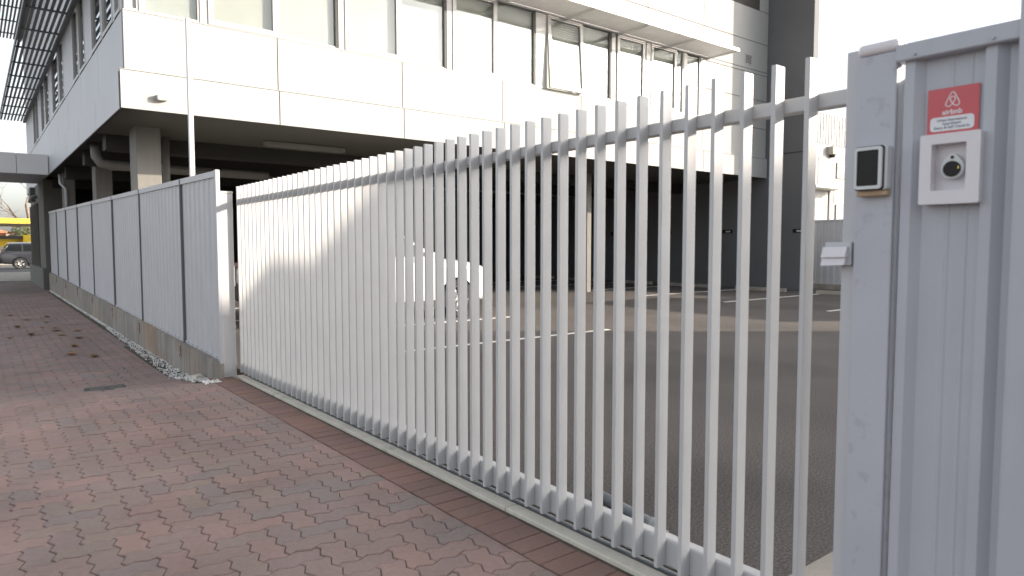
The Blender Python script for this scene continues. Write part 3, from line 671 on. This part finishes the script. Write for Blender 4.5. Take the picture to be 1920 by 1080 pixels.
# ------------------------------------------------------------------ cars
def loft(rings, closed_ends=True):
    n = len(rings[0]); vs = [p for r in rings for p in r]; fs = []
    for a in range(len(rings)-1):
        for k in range(n): fs.append((a*n+k, a*n+(k+1) % n, (a+1)*n+(k+1) % n, (a+1)*n+k))
    if closed_ends: fs += [tuple(range(n))[::-1], tuple(range((len(rings)-1)*n, len(rings)*n))]
    return vs, fs
def make_car(paint, label, group, loc, rz, L_=4.35, Wd=.89, tall=0., wagon=False, name='parked_car'):
    c = thing(name, label, 'car', loc, group, rz)
    I = c; base = world_of(c)
    # stations along x (front +x): x, half width, low z, belt z, top-of-body z
    if wagon: S = [(-.5, .80, .45, .80, .86), (-.485, .93, .32, .86, .98), (-.44, .97, .27, .90, 1.04), (-.3, 1, .24, .92, 1.04), (0, 1, .22, .92, 1.01), (.2, 1, .22, .92, .99), (.30, .99, .23, .88, .96), (.42, .95, .26, .80, .87), (.475, .88, .30, .70, .76), (.5, .76, .40, .58, .62)]
    else: S = [(-.5, .78, .45, .78, .84), (-.485, .92, .32, .86, .95), (-.44, .97, .26, .90, 1.0), (-.3, 1, .18, .92, 1.0), (0, 1, .15, .90, .98), (.2, 1, .15, .90, .97), (.28, .99, .17, .88, .955), (.40, .97, .20, .84, .90), (.475, .93, .17, .76, .83), (.5, .84, .20, .66, .72)]
    rings = []
    for fx, fw, zl, zb, zt in S:
        x = fx*L_; hw = fw*Wd; zl += tall*.5; zb += tall; zt += tall
        half = [(hw*.86, zl), (hw*.985, zl+.08), (hw, (zl+zb)/2), (hw*.985, zb-.06), (hw*.94, zb), (hw*.82, zt-.015), (hw*.4, zt+.015)]
        rings.append([(x, y, z) for y, z in half]+[(x, -y, z) for y, z in half[::-1]])
    vs, fs = loft(rings)
    bm = bmesh.new(); vv = [bm.verts.new(v) for v in vs]
    for f in fs: bm.faces.new([vv[k] for k in f])
    bmesh.ops.recalc_face_normals(bm, faces=bm.faces)
    me = bpy.data.meshes.new('body'); bm.to_mesh(me); bm.free()
    body = bpy.data.objects.new('body', me); C.objects.link(body); me.materials.append(paint)
    sub = body.modifiers.new('s', 'SUBSURF'); sub.levels = 2; sub.render_levels = 2
    wr = .325+tall*.15; wx = (-.30*L_, .312*L_)
    cut = []
    for x in wx:
        for s in (-1, 1):
            b2 = bmesh.new(); bmesh.ops.create_cone(b2, cap_ends=True, segments=36, radius1=wr+.045, radius2=wr+.045, depth=.36, matrix=Matrix.Translation((x, s*Wd*.95, wr)) @ Matrix.Rotation(R(90), 4, 'X'))
            m2 = bpy.data.meshes.new('cut'); b2.to_mesh(m2); b2.free(); co = bpy.data.objects.new('cut', m2); C.objects.link(co); m2.materials.append(m_trim); cut.append(co)
            md = body.modifiers.new('b', 'BOOLEAN'); md.operation = 'DIFFERENCE'; md.object = co; md.solver = 'EXACT'
            md.material_mode = 'TRANSFER'
    bpy.context.view_layer.update()
    nm = bpy.data.meshes.new_from_object(body.evaluated_get(bpy.context.evaluated_depsgraph_get()))
    bpy.data.objects.remove(body)
    for co in cut: bpy.data.objects.remove(co)
    for p in nm.polygons: p.use_smooth = True
    try: nm.set_sharp_from_angle(angle=R(40))
    except Exception: pass
    def add(name_, me_, mat=None, parent=None):
        o = bpy.data.objects.new(name_, me_); C.objects.link(o)
        if mat and not me_.materials: me_.materials.append(mat)
        o.parent = parent or c; return o
    def m_from(name_, v, f, sm=False):
        q = bpy.data.meshes.new(name_); q.from_pydata(v, [], f)
        if sm:
            for p in q.polygons: p.use_smooth = True
        return q
    bo = add('body', nm)
    # cabin
    zb = (.99 if wagon else .965)+tall; zr = (1.50 if wagon else 1.455)+tall
    if wagon: xs_ = [(-.475, -.405), (-.28, -.28), (.0, .0), (.20, .06)]
    else: xs_ = [(-.455, -.345), (-.26, -.24), (.0, .0), (.245, .055)]
    hwb, hwr = Wd*.90, Wd*.70
    P = []
    for xb, xr in xs_:
        zz = zr-.02 if xr in (xs_[0][1], xs_[-1][1]) else zr
        P.append([(xb*L_, hwb, zb-.05), (xr*L_, hwr, zz-.02), (xr*L_, hwr*.6, zz+.02), (xr*L_, -hwr*.6, zz+.02), (xr*L_, -hwr, zz-.02), (xb*L_, -hwb, zb-.05)])
    v, f = loft(P, True); cab = add('cabin', m_from('cabin', v, f), paint)
    # glass: sides (two doors each), windscreen, rear screen
    def onside(s, xf, t):  # xf between xs_ in order index float, t from belt to roof
        k = min(int(xf), 2); u = xf-k
        a0, a1 = xs_[k], xs_[k+1]; xb = a0[0]+(a1[0]-a0[0])*u; xr = a0[1]+(a1[1]-a0[1])*u
        zz = zr-.03; z = zb+.02+(zz-.06-zb)*t; tt = (z-(zb-.05))/(zz-(zb-.05))
        return ((xb+(xr-xb)*tt)*L_, s*((hwb+(hwr-hwb)*tt)+.006), z)
    for s in (1, -1):
        for a, b in ((.10, 1.0), (1.06, 1.96), (2.04, 2.86)):
            q = [onside(s, a, 0), onside(s, b, 0), onside(s, b, 1), onside(s, a, 1)]; g2 = [(x, y-s*.004, z) for x, y, z in q]
            add('side_window', m_from('side_window', q+g2, [(0, 1, 2, 3), (7, 6, 5, 4), (0, 4, 5, 1), (1, 5, 6, 2), (2, 6, 7, 3), (3, 7, 4, 0)]), m_carglass, cab)
        a = [onside(s, .06, 1.06), onside(s, 1, 1.06), onside(s, 2, 1.06), onside(s, 2.92, 1.06)]
        bmt = bmesh.new(); tube_mesh(bmt, [onside(s, .05, 0.0), onside(s, .10, .6)]+a, .012, 6); q = bpy.data.meshes.new('window_trim'); bmt.to_mesh(q); bmt.free(); add('window_trim', q, m_chrome if wagon else m_trim, cab)
    for (kk, e) in ((3, 1), (0, -1)):
        xb, xr = xs_[kk]; zz = zr-.05
        q = [((xb-.004*e)*L_+e*.012, hwb*.9, zb), ((xb-.004*e)*L_+e*.012, -hwb*.9, zb), (xr*L_+e*.03, -hwr*.92, zz), (xr*L_+e*.03, hwr*.92, zz)]; g2 = [(x-e*.004, y, z) for x, y, z in q]
        add('windscreen' if e > 0 else 'rear_window', m_from('windscreen', q+g2, [(0, 1, 2, 3), (7, 6, 5, 4), (0, 4, 5, 1), (1, 5, 6, 2), (2, 6, 7, 3), (3, 7, 4, 0)]), m_carglass, cab)
    # wheels
    for x in wx:
        for s in (-1, 1):
            bmw = bmesh.new(); y0 = s*(Wd-.20)
            prof = [(wr*.66, .0), (wr*.94, .0), (wr, .03), (wr, .17), (wr*.94, .20), (wr*.66, .20)]
            N = 32; rg = []
            for k in range(N):
                t = 2*math.pi*k/N; rg.append([bmw.verts.new((x+r*math.cos(t), y0+s*yy, wr+r*math.sin(t))) for r, yy in prof])
            for k in range(N):
                for q in range(len(prof)): bmw.faces.new((rg[k][q], rg[k][(q+1) % 6], rg[(k+1) % N][(q+1) % 6], rg[(k+1) % N][q]))
            q = bpy.data.meshes.new('tyre'); bmw.to_mesh(q); bmw.free(); wh = add('wheel', q, m_rubber)
            bmw = bmesh.new()
            for k in range(10):
                t = 2*math.pi*k/10 + (.10 if k % 2 else -.10); yy = y0+s*.185
                tube_mesh(bmw, [(x+.05*math.cos(t), yy, wr+.05*math.sin(t)), (x+wr*.66*math.cos(t), yy, wr+wr*.66*math.sin(t))], [.017, .014], 6)
            rim = [(x+wr*.655*math.cos(2*math.pi*k/28), y0+s*.185, wr+wr*.655*math.sin(2*math.pi*k/28)) for k in range(29)]
            tube_mesh(bmw, rim, .010, 6, False); tube_mesh(bmw, [(x, y0+s*.17, wr), (x, y0+s*.20, wr)], .05, 12)
            q = bpy.data.meshes.new('rim'); bmw.to_mesh(q); bmw.free(); add('rim', q, m_alloy, wh)
            bmw = bmesh.new(); tube_mesh(bmw, [(x, y0+s*.06, wr), (x, y0+s*.10, wr)], wr*.67, 24); q = bpy.data.meshes.new('brake_disc'); bmw.to_mesh(q); bmw.free(); add('brake_disc', q, m_trim, wh)
    def pbox(nm_, x0, x1, y0, y1, z0, z1, mat, bev=.015):
        o = box(nm_, x0, x1, y0, y1, z0, z1, mat, None, bev, 2); o.parent = c; return o
    hx = .5*L_
    for s in (1, -1):
        pbox('headlight', hx-.30, hx-.03, s*Wd*.62-.13, s*Wd*.62+.13, .63+tall, .73+tall, m_lamp, .03)
        pbox('tail_light', -hx+.0, -hx+.12, s*Wd*.68-.14, s*Wd*.68+.14, .80+tall, .90+tall, m_tail, .03)
        pbox('mirror', .17*L_-.07, .17*L_+.06, s*(Wd+.08)-.08, s*(Wd+.08)+.08, .95+tall, 1.06+tall, paint, .03)
        pbox('sill', wx[0]+.42, wx[1]-.42, s*Wd*.94-.02, s*Wd*.94+.02, .13+tall*.5, .29+tall*.5, m_trim)
    pbox('bumper', hx-.14, hx+.0, -Wd*.66, Wd*.66, .30+tall*.5, .42+tall*.5, m_trim, .03)
    pbox('bumper', -hx-.02, -hx+.16, -Wd*.84, Wd*.84, .30+tall*.5, .55+tall, m_trim, .05)
    return c
make_car(m_carwhite, 'white hatchback parked behind the gate with its nose to the car park', None, (5.62, 11.32, 0), 0, 4.3, tall=.13)
make_car(m_carred, 'dark red car parked deep in the shadow of the undercroft', None, (9.6, 18.6, 0), 0, 4.4)
make_car(m_cargrey, 'dark grey wagon on the far road with a pale window line', None, (3.6, 49.2, -.03), 0, 4.9, tall=.03, wagon=True)
make_car(m_carblue, 'dark blue car behind the grey wagon on the far road', None, (-1.45, 49.9, -.03), 0, 4.5, tall=.05)

# wheel stops along the end wall
for k, y0 in enumerate((7.9, 10.42, 12.85, 15.3, 17.8, 20.3)):
    o = prism('wheel_stop', [(17.98, .001), (18.14, .001), (18.115, .10), (18.005, .10)], 'y', y0, y0+1.6, m_conc, None, .008)
    tag(o, 'low concrete wheel stop in front of the charcoal end wall', 'wheel stop', 'wheel stops along the end wall')

# ------------------------------------------------------------------ beyond the car park: fence, neighbours
nf = thing('neighbour_fence', 'light grey ribbed fence at the back of the car park beside the charcoal wall', 'fence', (20.4, 6, 0))
sheet('fence_sheet', rib_profile(-2, 10.9, .19, .03, 20.42), lambda y: .14, lambda y: 2.06, m_fence, nf)
box('fence_kerb', 20.25, 20.6, -2, 10.9, -.1, .15, m_conc, nf); box('fence_rail', 20.385, 20.45, -2, 10.9, 2.06, 2.10, m_fence, nf)
wb = thing('white_neighbour_building', 'sunlit white building with ribbed parapet beyond the grey fence', 'building', (34, 18, 0))
box('wall', 28.5, 33.0, 16.0, 24, 0, 5.9, m_whitewall, wb)
for q in range(18): box('parapet_rib', 28.5+.25*q, 28.64+.25*q, 15.93, 15.998, 5.95, 7.3, m_whitewall, wb)
box('parapet', 28.5, 33.0, 16.0, 16.2, 5.9, 7.3, m_fence, wb)
box('awning', 28.6, 31.5, 15.2, 15.998, 3.85, 3.93, m_frame, wb)
for q in range(7): box('cladding_board', 30.2, 31.4, 15.965, 15.998, 3.95+.2*q, 4.13+.2*q, m_cream, wb)
ac = box('air_conditioner', 30.95, 31.4, 15.7, 15.998, 5.5, 5.85, m_shed, wb); box('bracket', 31.2, 31.32, 15.75, 15.998, 5.36, 5.499, m_trim, ac)
box('door_frame', 31.2, 31.34, 15.95, 15.998, 0, 3.84, m_column, wb)
for x0, x1, z0, z1 in ((31.85, 32.6, 4.45, 5.2), (31.85, 32.7, 2.4, 3.25)):
    f = box('window', x0, x1, 15.95, 15.998, z0, z1, m_column, wb); box('pane', x0+.05, x1-.05, 15.94, 15.9498, z0+.05, z1-.05, m_carglass, f)
box('lower_panel', 31.7, 32.9, 15.97, 15.998, 3.3, 4.4, m_cream, wb)
# unseen neighbour to the right, roofline shaped to shade the gate and pavement
na = thing('unseen_tall_neighbour', 'unseen tall grey building beyond the car park boundary, shaped to shade the gate', 'building', (25, -20, 0))
prism('unseen_wing_wall', [(-5.0, 0), (-5.0, 7.62), (-9.05, 7.62), (-9.05, 8.62), (-10.2, 8.62), (-11.8, 9.52), (-13.45, 9.52), (-13.6, 9.03), (-16, 9.03), (-16, 0)], 'x', 21.0, 23.0, m_shed, na)
box('unseen_main_wall', 21.0, 33, -60, -16, 0, 8.95, m_shed, na)
box('window', 20.96, 21.0, -9, -6.5, 3.5, 5, m_carglass, na)  # window of the unseen neighbour, added with it
sh = thing('unseen_shade_shed', 'unseen low grey shed added behind the boundary fence to shade the car park', 'shed', (22, 1, 0))  # added out of view; its top sets a shadow edge on the asphalt
box('unseen_shed_wall', 20.9, 23.4, -1.5, 3.3, 0, 3.78, m_shed, sh); box('unseen_shed_roof', 20.8, 23.5, -1.6, 3.4, 3.78, 3.88, m_roofdark, sh)

# ------------------------------------------------------------------ far end of the street
fy = thing('yellow_canopy', 'yellow flat service canopy standing behind the parked cars', 'canopy', (2, 66, 0))
box('fascia', -14, 12, 62.0, 62.3, 2.97, 3.33, m_yellow, fy); box('roof', -14, 12, 62.31, 74, 3.0, 3.3, m_conc, fy)
for x in (-8, -1, 4.6, 11): box('support', x-.2, x+.2, 64, 64.4, 0, 3.0, m_frame, fy)
yb = thing('yellow_kiosk', 'low yellow building with a dark flat roof under the yellow canopy', 'building', (1, 78, 0))
box('wall', -16, 4.2, 76, 80, 0, 1.93, m_yellow, yb); box('roof', -16.2, 3.6, 75.6, 80.2, 1.93, 2.22, m_roofdark, yb); box('white_wall_panel', -3, 2.8, 75.95, 75.99, 0.05, 1.25, m_whitewall, yb); box('side_wall', 3.62, 5.5, 75.5, 80, 0, 2.3, m_yellow, yb)
hb = thing('orange_brick_house', 'orange brick house seen under the yellow canopy', 'house', (1, 95, 0))
box('wall', -12, 3.4, 92, 100, 0, 2.7, m_brickred, hb); prism('roof', [(-12.4, 2.7), (3.8, 2.7), (1.5, 3.3), (-10, 3.3)], 'y', 91.6, 100.4, m_brickred, hb)
box('window', 1.2, 2.2, 91.95, 91.99, 1.4, 2.6, m_carglass, hb); box('pillar', 2.9, 3.3, 91.7, 91.99, 0, 2.69, m_cream, hb)
def bare_tree(name, label, loc, h, seed, group):
    rr = random.Random(seed); t = thing(name, label, 'tree', loc, group)
    bt, bb_ = bmesh.new(), bmesh.new()
    def grow(p, d, ln, r, lv, bm):
        pts = [p]; q = Vector(p); dd = d.copy(); rad = [r]; n = 4
        for k in range(n):
            dd = (dd+Vector((rr.uniform(-.18, .18), rr.uniform(-.18, .18), rr.uniform(-.04, .14)))).normalized(); q = q+dd*ln/n; pts.append(q.copy()); rad.append(r*(1-.55*(k+1)/n))
        tube_mesh(bm, pts, rad, 5 if lv < 2 else 3, False)
        if lv >= 5: return
        for k in range(rr.choice((3, 3, 4)) if lv < 4 else 3):
            i = rr.randint(2, n); ax = dd.orthogonal().normalized(); ax.rotate(Matrix.Rotation(rr.uniform(0, 6.28), 3, dd))
            nd = (dd*math.cos(.6)+ax*math.sin(rr.uniform(.45, .95))).normalized()
            grow(pts[i], nd, ln*rr.uniform(.6, .8), max(rad[i]*.68, .022), lv+1, bb_)
    grow(Vector(loc), Vector((0, 0, 1)), h*.32, h*.018, 0, bt)
    for nm_, b_ in (('trunk', bt), ('crown', bb_)):
        me = bpy.data.meshes.new(nm_); b_.to_mesh(me); b_.free(); link(nm_, me, m_bark, t)
bare_tree('bare_tree', 'bare winter tree with fine twigs rising behind the street canopy', (6.4, 108, 0), 21, 4, None)
bare_tree('bare_tree', 'bare winter tree leaning over the yellow canopy', (-3.5, 96, 0), 15, 9, None)
def bush(name, label, loc, rx, ry, rz, n, seed):
    rr = random.Random(seed); vs, fs = [], []
    for _ in range(n):
        while True:
            p = Vector((rr.uniform(-1, 1), rr.uniform(-1, 1), rr.uniform(0, 1)))
            if .35 < p.length < 1+.2*math.sin(7*p.x+5*p.y): break
        q = Vector(loc)+Vector((p.x*rx, p.y*ry, p.z*rz)); u = Vector((rr.uniform(-1, 1), rr.uniform(-1, 1), rr.uniform(-1, 1))).normalized(); v = u.orthogonal(); s = rr.uniform(.08, .2); b = len(vs)
        vs += [q+u*s, q+v*s*.6, q-u*s, q-v*s*.6]; fs.append((b, b+1, b+2, b+3))
    t = thing(name, label, 'shrub', loc); mesh('foliage', vs, fs, m_green, t); tube('stem', [loc, (loc[0], loc[1], loc[2]+rz*.6)], .08, m_bark, t, 6)
bush('evergreen_shrub', 'dark green shrub beside the orange brick house', (5.0, 90, 0), 2.2, 2, 3.6, 1800, 2)
